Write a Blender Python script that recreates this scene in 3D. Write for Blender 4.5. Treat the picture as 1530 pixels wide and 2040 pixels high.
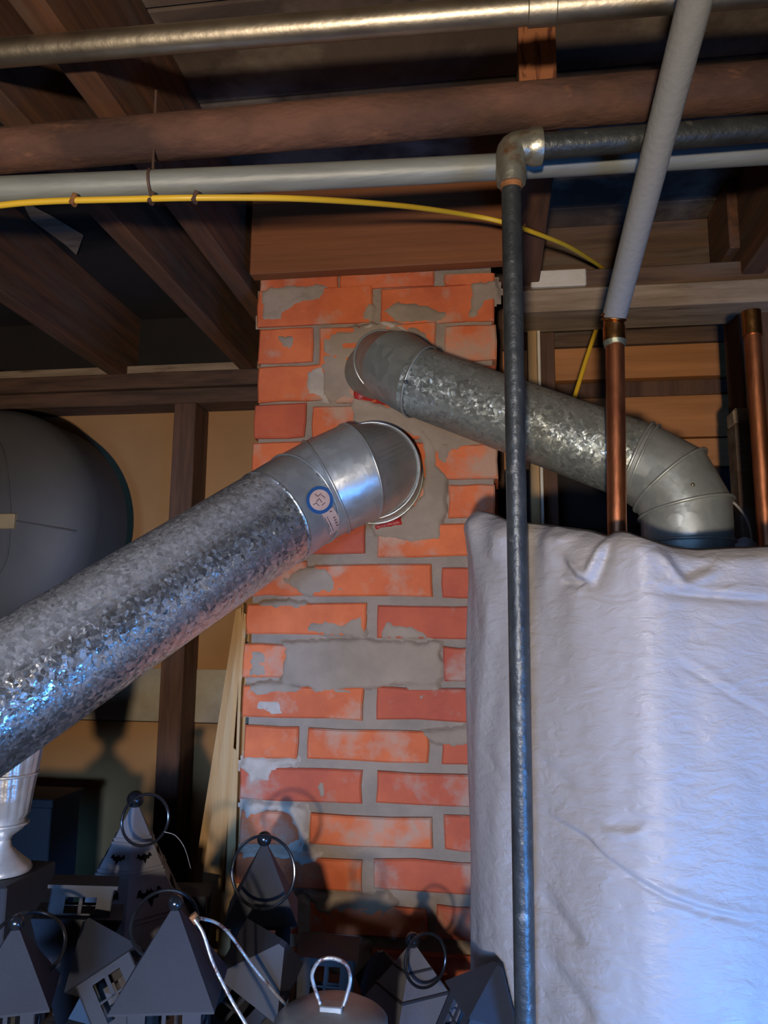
import bpy, bmesh, math, random
from mathutils import Vector, Matrix
import numpy as np
random.seed(7)
for o in list(bpy.data.objects): bpy.data.objects.remove(o)
S = bpy.context.scene
COL = S.collection
R = math.radians

# ------------------------------------------------------------------ camera
CAM = Vector((0, 0, 1.55)); F = 1532.0
yaw, pitch, roll = R(8), R(8.7), R(.5)
fw = Vector((-math.sin(yaw)*math.cos(pitch), math.cos(yaw)*math.cos(pitch), math.sin(pitch)))
r0 = Vector((math.cos(yaw), math.sin(yaw), 0)); u0 = r0.cross(fw)
rt = r0*math.cos(roll)+u0*math.sin(roll); up = -r0*math.sin(roll)+u0*math.cos(roll)
cd = bpy.data.cameras.new('camera'); cam = bpy.data.objects.new('camera', cd); COL.objects.link(cam)
M = Matrix((rt, up, -fw)).transposed().to_4x4(); M.translation = CAM
cam.matrix_world = M
cd.sensor_fit = 'HORIZONTAL'; cd.sensor_width = 36; cd.lens = F/1530*36; cd.clip_start = .02
S.camera = cam

# ------------------------------------------------------------------ world, lamps, exposure
w = bpy.data.worlds.new('world'); S.world = w; w.use_nodes = True
w.node_tree.nodes['Background'].inputs[0].default_value = (.5, .55, .7, 1)
w.node_tree.nodes['Background'].inputs[1].default_value = .07
def lamp(name, kind, loc, col, power, size=.1, target=None, sizey=None):
    d = bpy.data.lights.new(name, kind); d.color = col; d.energy = power
    if kind == 'AREA':
        d.shape = 'RECTANGLE'; d.size = size; d.size_y = sizey or size
    else: d.shadow_soft_size = size
    o = bpy.data.objects.new(name, d); COL.objects.link(o); o.location = loc
    if target: o.rotation_euler = (Vector(target)-Vector(loc)).to_track_quat('-Z', 'Y').to_euler()
    return o
wl = lamp('work_lamp', 'SPOT', (-.06, -.72, 1.295), (1, .82, .64), 100, .030, (-.36, 1.27, 1.93))
wl.data.spot_size = R(84); wl.data.spot_blend = 1.0
dl = lamp('low_blue_light', 'AREA', (.66, .02, .80), (.07, .34, 1), 7.5, .34, (.26, .85, .98), .30); dl.data.spread = R(95)  # unseen blue light set close and low for the tank's gradient; no doorway built
lamp('left_blue_fill', 'AREA', (-.50, -1.6, 1.32), (.26, .50, 1), 4.6, .6, (-.40, 1.1, 1.10), .35).data.spread = R(42)  # unseen cool fill added for a bluish band on the flue; no window there
S.view_settings.view_transform = 'Standard'; S.view_settings.look = 'None'
S.view_settings.gamma = 1; S.view_settings.use_curve_mapping = False
S.view_settings.exposure = 0.0

# ------------------------------------------------------------------ measuring helpers (pixel + real depth -> metres)
def ray(px, py): return fw + rt*((px-765)/F) - up*((py-1020)/F)
def UY(px, py, Y): r = ray(px, py); return CAM + r*(Y/r.y)
def UC(px, py, zc): return CAM + ray(px, py)*zc
def UZ(px, py, z): r = ray(px, py); return CAM + r*((z-CAM.z)/r.z)

# ------------------------------------------------------------------ materials
def mat(name, col, rough=.6, metal=0, col2=None, scale=8, stretch=(1,1,1), bump=.2, bscale=40, detail=6, contrast=(.35,.65), spec=.5, coat=0, dist=0, rough2=None, third=None):
    m = bpy.data.materials.new(name); m.use_nodes = True
    nt = m.node_tree; N = nt.nodes; L = nt.links
    b = N['Principled BSDF']; b.inputs['Metallic'].default_value = metal
    b.inputs['Roughness'].default_value = rough; b.inputs['Specular IOR Level'].default_value = spec
    b.inputs['Coat Weight'].default_value = coat
    tc = N.new('ShaderNodeTexCoord'); mp = N.new('ShaderNodeMapping'); mp.inputs['Scale'].default_value = stretch
    L.new(tc.outputs['Object'], mp.inputs[0])
    n = N.new('ShaderNodeTexNoise'); n.inputs['Scale'].default_value = scale; n.inputs['Detail'].default_value = detail
    n.inputs['Roughness'].default_value = .62; n.inputs['Distortion'].default_value = dist
    L.new(mp.outputs[0], n.inputs['Vector'])
    cr = N.new('ShaderNodeValToRGB'); cr.color_ramp.elements[0].position = contrast[0]; cr.color_ramp.elements[1].position = contrast[1]
    c2 = col2 or tuple(c*.7 for c in col)
    cr.color_ramp.elements[0].color = (*c2, 1); cr.color_ramp.elements[1].color = (*col, 1)
    L.new(n.outputs['Fac'], cr.inputs[0]); out = cr.outputs[0]
    if third:
        c3, s3, lo, hi = third
        n3 = N.new('ShaderNodeTexNoise'); n3.inputs['Scale'].default_value = s3; n3.inputs['Detail'].default_value = 8; n3.inputs['Roughness'].default_value = .6
        mp3 = N.new('ShaderNodeMapping'); mp3.inputs['Location'].default_value = (3.1, 1.7, 5.3); mp3.inputs['Scale'].default_value = stretch
        L.new(tc.outputs['Object'], mp3.inputs[0]); L.new(mp3.outputs[0], n3.inputs['Vector'])
        r3 = N.new('ShaderNodeMapRange'); r3.inputs['From Min'].default_value = lo; r3.inputs['From Max'].default_value = hi
        L.new(n3.outputs['Fac'], r3.inputs['Value'])
        mx = N.new('ShaderNodeMix'); mx.data_type = 'RGBA'
        L.new(r3.outputs[0], mx.inputs['Factor']); L.new(out, mx.inputs['A']); mx.inputs['B'].default_value = (*c3, 1)
        out = mx.outputs['Result']
    L.new(out, b.inputs['Base Color'])
    if rough2 is not None:
        mr = N.new('ShaderNodeMapRange'); mr.inputs['To Min'].default_value = rough; mr.inputs['To Max'].default_value = rough2
        L.new(n.outputs['Fac'], mr.inputs['Value']); L.new(mr.outputs[0], b.inputs['Roughness'])
    if bump:
        n2 = N.new('ShaderNodeTexNoise'); n2.inputs['Scale'].default_value = bscale; n2.inputs['Detail'].default_value = 5
        L.new(mp.outputs[0], n2.inputs['Vector'])
        bp = N.new('ShaderNodeBump'); bp.inputs['Strength'].default_value = bump; bp.inputs['Distance'].default_value = .004
        L.new(n2.outputs['Fac'], bp.inputs['Height']); L.new(bp.outputs[0], b.inputs['Normal'])
    return m

def galv(name, tilt, c_lo, c_hi, scale, rlo, rhi, dust=.3, metal=.9):
    m = bpy.data.materials.new(name); m.use_nodes = True
    nt = m.node_tree; N = nt.nodes; L = nt.links; b = N['Principled BSDF']
    b.inputs['Metallic'].default_value = metal
    g = N.new('ShaderNodeTexCoord')
    nz = N.new('ShaderNodeTexNoise'); nz.inputs['Scale'].default_value = 60; nz.inputs['Detail'].default_value = 2
    L.new(g.outputs['Object'], nz.inputs['Vector'])
    ad = N.new('ShaderNodeVectorMath'); ad.operation = 'MULTIPLY_ADD'; ad.inputs[1].default_value = (.012,)*3
    L.new(nz.outputs['Color'], ad.inputs[0]); L.new(g.outputs['Object'], ad.inputs[2])
    v = N.new('ShaderNodeTexVoronoi'); v.inputs['Scale'].default_value = scale; L.new(ad.outputs[0], v.inputs['Vector'])
    v2 = N.new('ShaderNodeTexVoronoi'); v2.inputs['Scale'].default_value = scale*2.3; L.new(ad.outputs[0], v2.inputs['Vector'])
    sx = N.new('ShaderNodeSeparateColor'); L.new(v.outputs['Color'], sx.inputs[0])
    cr = N.new('ShaderNodeValToRGB'); cr.color_ramp.elements[0].color = (*c_lo, 1); cr.color_ramp.elements[1].color = (*c_hi, 1)
    L.new(sx.outputs[0], cr.inputs[0])
    n3 = N.new('ShaderNodeTexNoise'); n3.inputs['Scale'].default_value = 5; n3.inputs['Detail'].default_value = 5; L.new(g.outputs['Object'], n3.inputs['Vector'])
    mx = N.new('ShaderNodeMix'); mx.data_type = 'RGBA'; mx.inputs['B'].default_value = (.22, .21, .18, 1)
    mr = N.new('ShaderNodeMapRange'); mr.inputs['From Min'].default_value = .4; mr.inputs['From Max'].default_value = .75; mr.inputs['To Max'].default_value = dust
    L.new(n3.outputs['Fac'], mr.inputs['Value']); L.new(mr.outputs[0], mx.inputs['Factor']); L.new(cr.outputs[0], mx.inputs['A'])
    # settled dust on the upward side
    g0 = N.new('ShaderNodeNewGeometry'); sp = N.new('ShaderNodeSeparateXYZ'); L.new(g0.outputs['True Normal'], sp.inputs[0])
    dz = N.new('ShaderNodeMath'); dz.operation = 'MULTIPLY_ADD'; dz.inputs[1].default_value = .35; L.new(n3.outputs['Fac'], dz.inputs[0]); L.new(sp.outputs['Z'], dz.inputs[2])
    dm = N.new('ShaderNodeMapRange'); dm.inputs['From Min'].default_value = .45; dm.inputs['From Max'].default_value = .98; dm.inputs['To Max'].default_value = .85; L.new(dz.outputs[0], dm.inputs['Value'])
    mx2 = N.new('ShaderNodeMix'); mx2.data_type = 'RGBA'; mx2.inputs['B'].default_value = (.17, .15, .125, 1)
    L.new(dm.outputs[0], mx2.inputs['Factor']); L.new(mx.outputs['Result'], mx2.inputs['A']); L.new(mx2.outputs['Result'], b.inputs['Base Color'])
    mt = N.new('ShaderNodeMapRange'); mt.inputs['To Min'].default_value = metal; mt.inputs['To Max'].default_value = .1; L.new(dm.outputs[0], mt.inputs['Value']); L.new(mt.outputs[0], b.inputs['Metallic'])
    rr = N.new('ShaderNodeMapRange'); rr.inputs['To Min'].default_value = rlo; rr.inputs['To Max'].default_value = rhi
    L.new(sx.outputs[1], rr.inputs['Value']); L.new(rr.outputs[0], b.inputs['Roughness'])
    def centred(src, k):
        a = N.new('ShaderNodeVectorMath'); a.operation = 'SUBTRACT'; a.inputs[1].default_value = (.5,)*3; L.new(src, a.inputs[0])
        s = N.new('ShaderNodeVectorMath'); s.operation = 'SCALE'; s.inputs['Scale'].default_value = k; L.new(a.outputs[0], s.inputs[0]); return s.outputs[0]
    ge = N.new('ShaderNodeNewGeometry')
    s1 = N.new('ShaderNodeVectorMath'); s1.operation = 'ADD'; L.new(centred(v.outputs['Color'], tilt), s1.inputs[0]); L.new(centred(v2.outputs['Color'], tilt*.8), s1.inputs[1])
    s2 = N.new('ShaderNodeVectorMath'); s2.operation = 'ADD'; L.new(ge.outputs['Normal'], s2.inputs[0]); L.new(s1.outputs[0], s2.inputs[1])
    nn = N.new('ShaderNodeVectorMath'); nn.operation = 'NORMALIZE'; L.new(s2.outputs[0], nn.inputs[0]); L.new(nn.outputs[0], b.inputs['Normal'])
    return m

m_brick = mat('fired brick', (.60,.145,.045), .85, col2=(.43,.09,.03), scale=9, bump=.5, bscale=70, third=((.40,.235,.16), 11, .50, .63))
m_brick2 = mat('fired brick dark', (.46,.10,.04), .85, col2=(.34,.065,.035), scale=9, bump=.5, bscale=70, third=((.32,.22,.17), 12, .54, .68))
m_mortar = mat('lime mortar', (.27,.215,.165), .95, col2=(.20,.165,.13), scale=14, bump=.9, bscale=90)
m_patch = mat('smeared mortar', (.30,.235,.175), .95, col2=(.22,.17,.125), scale=10, bump=.8, bscale=60)
m_plaster = mat('white plaster', (.42,.36,.30), .9, col2=(.30,.25,.20), scale=20, bump=.7, bscale=60)
m_red = mat('red sealant', (.42,.02,.012), .45, col2=(.22,.01,.008), scale=30, bump=.9, bscale=80)
m_joist = mat('old joist wood', (.15,.060,.026), .85, col2=(.065,.030,.017), scale=6, stretch=(8,.7,8), bump=.4, bscale=8, third=((.11,.07,.05), 3, .5, .7))
m_joistx = mat('old board wood', (.15,.085,.05), .85, col2=(.07,.042,.028), scale=6, stretch=(.8,8,8), bump=.4, bscale=8, third=((.14,.11,.085), 4, .5, .66))
m_sub = mat('subfloor boards', (.12,.085,.062), .95, col2=(.05,.034,.026), scale=5, bump=.3, bscale=30, third=((.20,.16,.12), 5, .47, .6), dist=.8)
m_header = mat('header board wood', (.22,.075,.022), .7, col2=(.15,.048,.015), scale=4, stretch=(.6,8,9), bump=.25, bscale=8)
m_grain = mat('fir end block', (.33,.12,.045), .75, col2=(.10,.03,.012), scale=7, stretch=(9,3,1.0), bump=.4, bscale=6, dist=1.6, contrast=(.42,.52))
m_grey = mat('weathered grey wood', (.34,.26,.18), .85, col2=(.19,.135,.09), scale=6, stretch=(.9,8,8), bump=.4, bscale=10, third=((.13,.08,.05), 9, .58, .7))
m_stud = mat('dark stud wood', (.13,.065,.04), .85, col2=(.06,.03,.02), scale=6, stretch=(8,8,.7), bump=.4, bscale=8)
m_plate = mat('dark plate wood', (.12,.065,.042), .85, col2=(.05,.028,.02), scale=7, stretch=(.8,6,6), bump=.4, bscale=12)
m_orange = mat('amber sheathing', (.50,.215,.075), .5, col2=(.36,.15,.05), scale=5, stretch=(.5,6,8), bump=.2, bscale=10)
m_drywall = mat('tan drywall paper', (.38,.20,.075), .9, col2=(.32,.165,.06), scale=3, bump=.1, bscale=50)
m_drymud = mat('drywall compound', (.42,.38,.28), .9, col2=(.27,.22,.15), scale=7, bump=.3, bscale=20)
m_galv = galv('spangled galvanised steel', .27, (.46,.48,.48), (.86,.88,.86), 190, .19, .46, .35, .95)
m_galv2 = galv('old spangled steel', .26, (.22,.25,.235), (.38,.42,.38), 200, .32, .55, .7, .7)
m_elbow = galv('smooth galvanised elbow', .05, (.42,.44,.43), (.50,.52,.50), 60, .32, .42, .45, .72)
m_elbow2 = galv('dull galvanised elbow', .07, (.33,.36,.34), (.41,.44,.41), 70, .38, .5, .8, .62)
m_emt = mat('zinc conduit', (.50,.45,.36), .36, 1, col2=(.34,.30,.24), scale=9, bump=.15, bscale=80, rough2=.5)
m_rust = mat('rusty iron pipe', (.15,.072,.048), .85, .1, col2=(.06,.031,.024), scale=12, stretch=(.5,1,1), bump=.6, bscale=110, contrast=(.38,.62), third=((.26,.12,.06), 30, .60, .74))
m_pvc = mat('grey conduit paint', (.26,.285,.27), .5, .2, col2=(.19,.205,.195), scale=10, stretch=(.5,3,3), bump=.15, bscale=50)
m_black = mat('black iron pipe', (.075,.085,.088), .42, .5, col2=(.04,.045,.048), scale=26, bump=.35, bscale=120, third=((.19,.19,.18), 60, .64, .72))
m_elb = mat('galvanised pipe elbow', (.42,.43,.36), .38, .8, col2=(.28,.27,.22), scale=20, bump=.4, bscale=60, third=((.28,.15,.07), 25, .6, .7))
m_thread = mat('rusted pipe thread', (.33,.14,.05), .8, .2, col2=(.18,.08,.03), scale=30, bump=.6, bscale=150)
m_foam = mat('grey foam sleeve', (.22,.235,.25), .75, 0, col2=(.23,.24,.25), scale=12, bump=.25, bscale=150)
m_copper = mat('tarnished copper', (.60,.24,.11), .33, .95, col2=(.38,.13,.06), scale=14, stretch=(3,3,.8), bump=.15, bscale=60, rough2=.5)
m_brass = mat('copper fitting', (.62,.33,.12), .3, 1, col2=(.35,.17,.07), scale=30, bump=.3, bscale=60)
m_solder = mat('solder joint', (.35,.37,.28), .45, .8, col2=(.22,.25,.18), scale=50, bump=.5, bscale=90)
m_yellow = mat('yellow cable jacket', (.78,.50,.035), .38, bump=0, col2=(.66,.42,.03), scale=6)
m_nearblack = mat('near-black fill', (.016,.012,.011), .9, col2=(.009,.007,.007), scale=6, bump=.3, bscale=20)  # near-black tone shared by the ceiling sheets, rear rim board and low planks
m_tie = mat('brown tie', (.10,.06,.045), .5, bump=0)
m_tin = mat('grey sheet steel duct', (.085,.076,.067), .65, .1, col2=(.065,.058,.052), scale=4, bump=.1, bscale=40)
m_tape = mat('tan tape', (.36,.25,.12), .6, bump=.1)
m_lant = mat('black painted lantern steel', (.027,.029,.038), .6, 0, col2=(.020,.022,.029), scale=8, bump=.05, bscale=200, spec=.3)
m_lring = mat('polished black ring', (.05,.055,.065), .2, .8, bump=0)
m_batl = mat('grey painted lantern steel', (.17,.175,.20), .42, .2, col2=(.13,.135,.16), scale=8, bump=.1, bscale=200)
m_batc = mat('black cutout', (.003,.003,.004), .9, bump=0, spec=.1)
m_silver = mat('silver urn paint', (.62,.64,.66), .32, .55, col2=(.42,.43,.45), scale=20, bump=.4, bscale=60)
m_wire = mat('flaking silver wire', (.65,.65,.62), .35, .8, col2=(.25,.12,.09), scale=60, bump=.3, bscale=100, contrast=(.38,.48))
m_lid = mat('stained tin lid', (.34,.34,.33), .5, .6, col2=(.17,.165,.15), scale=9, bump=.2, bscale=40, rough2=.35)
m_box = mat('dark storage box', (.020,.022,.03), .6, bump=.1)
m_shelf = mat('bench wood', (.12,.07,.04), .8, col2=(.06,.035,.02), scale=5, stretch=(.6,6,6), bump=.3, bscale=12)
m_plank = mat('pale pine plank', (.44,.28,.12), .7, col2=(.32,.19,.075), scale=5, stretch=(12,12,.5), bump=.3, bscale=8)
m_white = mat('white painted block', (.62,.58,.50), .7, col2=(.52,.47,.38), scale=12, bump=.4, bscale=60)
m_concrete = mat('concrete', (.22,.21,.20), .9, scale=4, bump=.4, bscale=30)
m_wallside = mat('dim plywood wall', (.20,.15,.10), .9, scale=2, bump=.2, bscale=20)
m_cob = mat('whitish wire', (.4,.38,.34), .6, bump=0)
m_sticker = mat('salmon sticker paper', (.55,.37,.29), .7, bump=0, col2=(.48,.31,.24), scale=40)
m_blue = mat('blue ink ring', (.02,.09,.24), .5, bump=0)
m_ink = mat('dark ink', (.07,.05,.07), .7, bump=0)

def blanket_mat():
    m = bpy.data.materials.new('white woven poly sheeting'); m.use_nodes = True
    nt = m.node_tree; N = nt.nodes; L = nt.links; b = N['Principled BSDF']
    b.inputs['Base Color'].default_value = (.345, .33, .33, 1); b.inputs['Roughness'].default_value = .48
    b.inputs['Specular IOR Level'].default_value = .35; b.inputs['Coat Weight'].default_value = .16; b.inputs['Coat Roughness'].default_value = .2
    tc = N.new('ShaderNodeTexCoord')
    def noise(s, st, d=5):
        mp = N.new('ShaderNodeMapping'); mp.inputs['Scale'].default_value = st; L.new(tc.outputs['Object'], mp.inputs[0])
        n = N.new('ShaderNodeTexNoise'); n.inputs['Scale'].default_value = s; n.inputs['Detail'].default_value = d; n.inputs['Distortion'].default_value = .6
        L.new(mp.outputs[0], n.inputs['Vector']); return n.outputs['Fac']
    n1 = noise(30, (1, 1, 2.4)); n2 = noise(9, (1, 1, .8)); n3 = noise(110, (1, 1, 1.6), 3)
    bp = N.new('ShaderNodeBump'); bp.inputs['Strength'].default_value = .5; bp.inputs['Distance'].default_value = .006; L.new(n1, bp.inputs['Height'])
    b2 = N.new('ShaderNodeBump'); b2.inputs['Strength'].default_value = .25; b2.inputs['Distance'].default_value = .010; L.new(n2, b2.inputs['Height']); L.new(bp.outputs[0], b2.inputs['Normal'])
    b3 = N.new('ShaderNodeBump'); b3.inputs['Strength'].default_value = .4; b3.inputs['Distance'].default_value = .002; L.new(n3, b3.inputs['Height']); L.new(b2.outputs[0], b3.inputs['Normal'])
    L.new(b3.outputs[0], b.inputs['Normal'])
    b4 = N.new('ShaderNodeBump'); b4.inputs['Strength'].default_value = .9; b4.inputs['Distance'].default_value = .005; L.new(noise(55, (1, 1, 1.8), 4), b4.inputs['Height']); L.new(b3.outputs[0], b4.inputs['Normal']); L.new(b4.outputs[0], b.inputs['Coat Normal'])
    return m
m_blanket = blanket_mat()

# ------------------------------------------------------------------ object helpers
def link(name, me, m, parent=None, smooth=False):
    o = bpy.data.objects.new(name, me); COL.objects.link(o)
    if m and not me.materials: me.materials.append(m)
    if smooth:
        for p in me.polygons: p.use_smooth = True
    if parent:
        o.parent = parent; o.matrix_parent_inverse = Matrix.Identity(4)
        W = parent_world(parent); o.matrix_basis = W.inverted()
    return o
def parent_world(p):
    W = p.matrix_basis.copy()
    q = p.parent
    while q: W = q.matrix_basis @ W; q = q.parent
    return W
def mesh(vs, fs):
    me = bpy.data.meshes.new('m'); me.from_pydata([tuple(v) for v in vs], [], fs); me.update(); return me
def fix(me):
    b = bmesh.new(); b.from_mesh(me); bmesh.ops.recalc_face_normals(b, faces=b.faces); b.to_mesh(me); b.free(); return me
def thing(name, label, cat, loc, group=None, kind=None):
    o = bpy.data.objects.new(name, None); COL.objects.link(o); o.location = loc; o.empty_display_size = .05
    if kind: o['kind'] = kind
    else: tag(o, label, cat, group)
    return o
def tag(o, label, cat, group=None):
    o['label'] = label; o['category'] = cat
    if group: o['group'] = group
    return o
class MB:
    def __init__(s): s.b = bmesh.new()
    def box(s, lo, hi, bev=0, rot=None, piv=None, jit=0):
        lo = Vector(lo); hi = Vector(hi)
        r = bmesh.ops.create_cube(s.b, size=1)['verts']; c = (lo+hi)/2; d = hi-lo
        for v in r: v.co = Vector((v.co.x*d.x, v.co.y*d.y, v.co.z*d.z))+c+Vector([random.uniform(-jit, jit) for _ in range(3)])
        if bev:
            es = list({e for v in r for e in v.link_edges})
            rr = bmesh.ops.bevel(s.b, geom=es, offset=bev, segments=1, affect='EDGES'); r = list({v for f in rr['faces'] for v in f.verts})
        if rot: bmesh.ops.rotate(s.b, verts=r, cent=piv or c, matrix=rot)
        return s
    def tube(s, pts, rad, seg=16, closed=False, cap=True, flat=1, ends=None):
        pts = [Vector(p) for p in pts]; n = len(pts); rings = []
        rads = rad if isinstance(rad, (list, tuple)) else [rad]*n
        prev = None
        for i, p in enumerate(pts):
            a = pts[i-1] if (i or closed) else p; c = pts[(i+1) % n] if (i < n-1 or closed) else p
            t1 = (p-a).normalized() if (p-a).length > 1e-9 else None; t2 = (c-p).normalized() if (c-p).length > 1e-9 else None
            t = ((t1 or t2)+(t2 or t1)).normalized()
            if ends and i == 0: t = ends[0]
            if ends and i == n-1: t = ends[1]
            if prev is None:
                x = t.orthogonal().normalized() if abs(t.z) > .9 else t.cross(Vector((0, 0, 1))).normalized()
            else: x = (prev - t*prev.dot(t)).normalized()
            prev = x; y = t.cross(x)
            rings.append([s.b.verts.new(p+(x*math.cos(2*math.pi*k/seg)+y*flat*math.sin(2*math.pi*k/seg))*rads[i]) for k in range(seg)])
        for i in range(n if closed else n-1):
            A = rings[i]; B = rings[(i+1) % n]
            for k in range(seg): s.b.faces.new((A[k], A[(k+1) % seg], B[(k+1) % seg], B[k]))
        if cap and not closed: s.b.faces.new(rings[0][::-1]); s.b.faces.new(rings[-1])
        return s
    def sphere(s, c, r, sc=(1,1,1), u=20, v=12):
        q = bmesh.ops.create_uvsphere(s.b, u_segments=u, v_segments=v, radius=r)['verts']
        for k in q: k.co = Vector((k.co.x*sc[0], k.co.y*sc[1], k.co.z*sc[2]))+Vector(c)
        return s
    def lathe(s, prof, c, axis=Vector((0,0,1)), seg=40, wob=None):
        c = Vector(c); axis = axis.normalized(); x = axis.orthogonal().normalized(); y = axis.cross(x); rings = []
        for (r, h) in prof:
            ring = []
            for k in range(seg):
                a = 2*math.pi*k/seg; rr = r*(wob(a, h) if wob else 1)
                ring.append(s.b.verts.new(c+axis*h+(x*math.cos(a)+y*math.sin(a))*max(rr, 1e-4)))
            rings.append(ring)
        for A, B in zip(rings, rings[1:]):
            for k in range(seg): s.b.faces.new((A[k], A[(k+1) % seg], B[(k+1) % seg], B[k]))
        s.b.faces.new(rings[0][::-1]); s.b.faces.new(rings[-1]); return s
    def poly(s, pts, off):
        "prism from outline pts, extruded by vector off"
        off = Vector(off); A = [s.b.verts.new(Vector(p)) for p in pts]; B = [s.b.verts.new(Vector(p)+off) for p in pts]; n = len(pts)
        s.b.faces.new(A); s.b.faces.new(B[::-1])
        for k in range(n): s.b.faces.new((A[k], A[(k+1) % n], B[(k+1) % n], B[k]))
        return s
    def build(s, name, m, parent=None, smooth=False, ang=35):
        bmesh.ops.recalc_face_normals(s.b, faces=s.b.faces)
        me = bpy.data.meshes.new(name)
        if smooth:
            for f in s.b.faces: f.smooth = True
            for e in s.b.edges:
                if len(e.link_faces) == 2 and e.calc_face_angle(0) > R(ang): e.smooth = False
        s.b.to_mesh(me); s.b.free()
        return link(name, me, m, parent)
def spline(pts, n=10):
    pts = [Vector(p) for p in pts]; P = [2*pts[0]-pts[1]]+pts+[2*pts[-1]-pts[-2]]; out = []
    for i in range(1, len(P)-2):
        for k in range(n):
            t = k/n; a, b, c, d = P[i-1:i+3]
            out.append(.5*((2*b)+(c-a)*t+(2*a-5*b+4*c-d)*t*t+(3*b-a-3*c+d)*t**3))
    out.append(pts[-1]); return out
def struct(o): o['kind'] = 'structure'; return o

# ------------------------------------------------------------------ the room
ZC = 1.55
JB, CE = ZC+.62, ZC+.80          # joist underside, ceiling
YW, YR = 1.72, 1.66              # back wall left of the chimney, sheathing to its right
struct(MB().box((-2.3,-2.3,-.1), (1.7,2.1,0)).build('floor', m_concrete))
struct(MB().box((-2.3,-2.3,0), (-2.2,2.1,2.5)).build('wall_left', m_wallside))
struct(MB().box((1.6,-2.3,0), (1.7,2.1,2.5)).build('wall_right', m_wallside))
struct(MB().box((-2.3,-2.4,0), (1.7,-2.3,2.5)).build('wall_front', m_wallside))
ceil_ = struct(MB().box((-2.3,-2.3,CE+.02), (1.7,2.1,CE+.08)).build('ceiling', m_sub))
y = -2.3; k = 0
bd = None
while y < 2.05:                                      # subfloor boards laid across the joists
    wd = .185
    me = MB().box((-2.3, y+.002, CE), (1.7, y+wd-.002, CE+.02), .002).build('subfloor_board', m_sub, ceil_)
    y += wd
def joist_x(px, py): return UZ(px, py, JB).x
joists = []
xs1, xs2, xs3 = -.474, -.600, -.938
JW = .037
def joist(x, y1=YW+.1, wd=JW, y0=-2.25): 
    return MB().box((x, y0, JB), (x+wd, y1, CE-.001), .002).build('joist', m_joist, ceil_)
for x in (xs1, xs2, xs3, xs3-.4, xs3-.8): joist(x)
j0a = UY(1033,100,.92).x; j0b = UY(1108,100,.92).x
MB().box((j0a, .925, JB), (j0b, 1.46, CE-.001), .002).build('joist', m_joist, ceil_)
MB().box((j0a, .92, JB), (j0b, .9245, CE-.001), .001).build('joist_end', m_grain, ceil_)
joist(.44, 1.46); joist(.84, 1.46); joist(1.24, 1.46)
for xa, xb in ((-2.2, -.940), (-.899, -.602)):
    MB().box((xa, 1.02, CE-.004), (xb, YW+.086, CE-.001)).build('dark_sheet', m_nearblack, ceil_)  # near-black sheets added to darken the left rear ceiling bays
MB().poly([UZ(x,y_,CE-.012) for x,y_ in ((40,395),(75,418),(110,436),(166,470),(152,508),(128,486),(95,462),(62,438))], (0,0,.002)).build('torn_paper', m_grey, ceil_)
# back wall: drywall sheets between dark studs, double top plate
wb = struct(MB().box((-2.25, YW+.10, 0), (-.055, YW+.16, CE)).build('wall_back', m_wallside))
zs = UY(200, 1434, YW+.09).z; zs2 = UY(200,1330,YW+.09).z
MB().box((-2.2, YW+.088, zs2), (-.02, YW+.1, CE-.14)).build('drywall_sheet', m_drywall, wb)
MB().box((-2.2, YW+.084, zs+.001), (-.02, YW+.1, zs2)).build('drywall_joint', m_drymud, wb)
MB().box((-2.2, YW+.088, .05), (-.02, YW+.1, zs-.002)).build('drywall_sheet', m_drywall, wb)
def stud(pxl, pxr, py, z1, m=m_stud, Y=YW, name='stud', par=None, z0=0.05, d=.088):
    a = UY(pxl, py, Y).x; b = UY(pxr, py, Y).x
    return MB().box((a, Y, z0), (b, Y+d-.001, z1), .002).build(name, m, par or wb)
stud(345, 388, 850, JB-.08); stud(-60, -15, 850, JB-.08); stud(30, 68, 1530, zs2-.3)
MB().box((-2.2, YW-.004, JB-.040), (-.02, YW+.086, JB-.001), .002).build('top_plate', m_plate, wb)
MB().box((-2.2, YW+.004, JB-.079), (-.02, YW+.086, JB-.042), .002).build('top_plate', m_plate, wb)
rb = MB().box((-2.2, YW+.03, JB), (-.02, YW+.085, JB+.030), .001).build('blocking_board', m_grey, wb)
MB().box((-2.2, YW+.086, JB+.036), (-.02, YW+.1, CE-.001), .001).build('rim_board', m_nearblack, wb)  # shade above the pale strip put into this board's near-black colour
# alcove right of the chimney: amber sheathing planks
wr = struct(MB().box((-.05, YR+.03, 0), (1.6, YR+.16, CE)).build('wall_alcove', m_stud))
ys = [(600,684,m_joistx,0), (686,752,m_orange,0), (754,786,m_stud,.012), (788,872,m_orange,0), (874,930,m_orange,0), (932,1050,m_nearblack,0.004)]  # shade under the vent pipe put into the lowest plank's near-black colour
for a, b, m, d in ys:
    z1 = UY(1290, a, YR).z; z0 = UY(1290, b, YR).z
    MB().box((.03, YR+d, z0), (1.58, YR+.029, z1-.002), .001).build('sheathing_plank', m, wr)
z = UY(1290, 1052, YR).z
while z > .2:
    MB().box((.03, YR, z-.13), (1.58, YR+.029, z-.002), .001).build('sheathing_plank', m_nearblack, wr); z -= .132  # same painted-in shade carried down the remaining planks
YS = 1.52
def rpost(pl, pr, yt, yb, Y, d, m, name, par, z0=None):
    a = UY(pl, (yt+yb)/2, Y).x; b = UY(pr, (yt+yb)/2, Y).x
    return MB().box((a, Y, UY(pl,yb,Y).z if z0 is None else z0), (b, Y+d, UY(pl,yt,Y).z), .0015).build(name, m, par)
rpost(1077, 1108, 640, 1000, YS, .09, m_stud, 'stud', wr, .05)
rpost(1484, 1545, 600, 1050, 1.38, .09, m_stud, 'stud', wr, .05)
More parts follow.
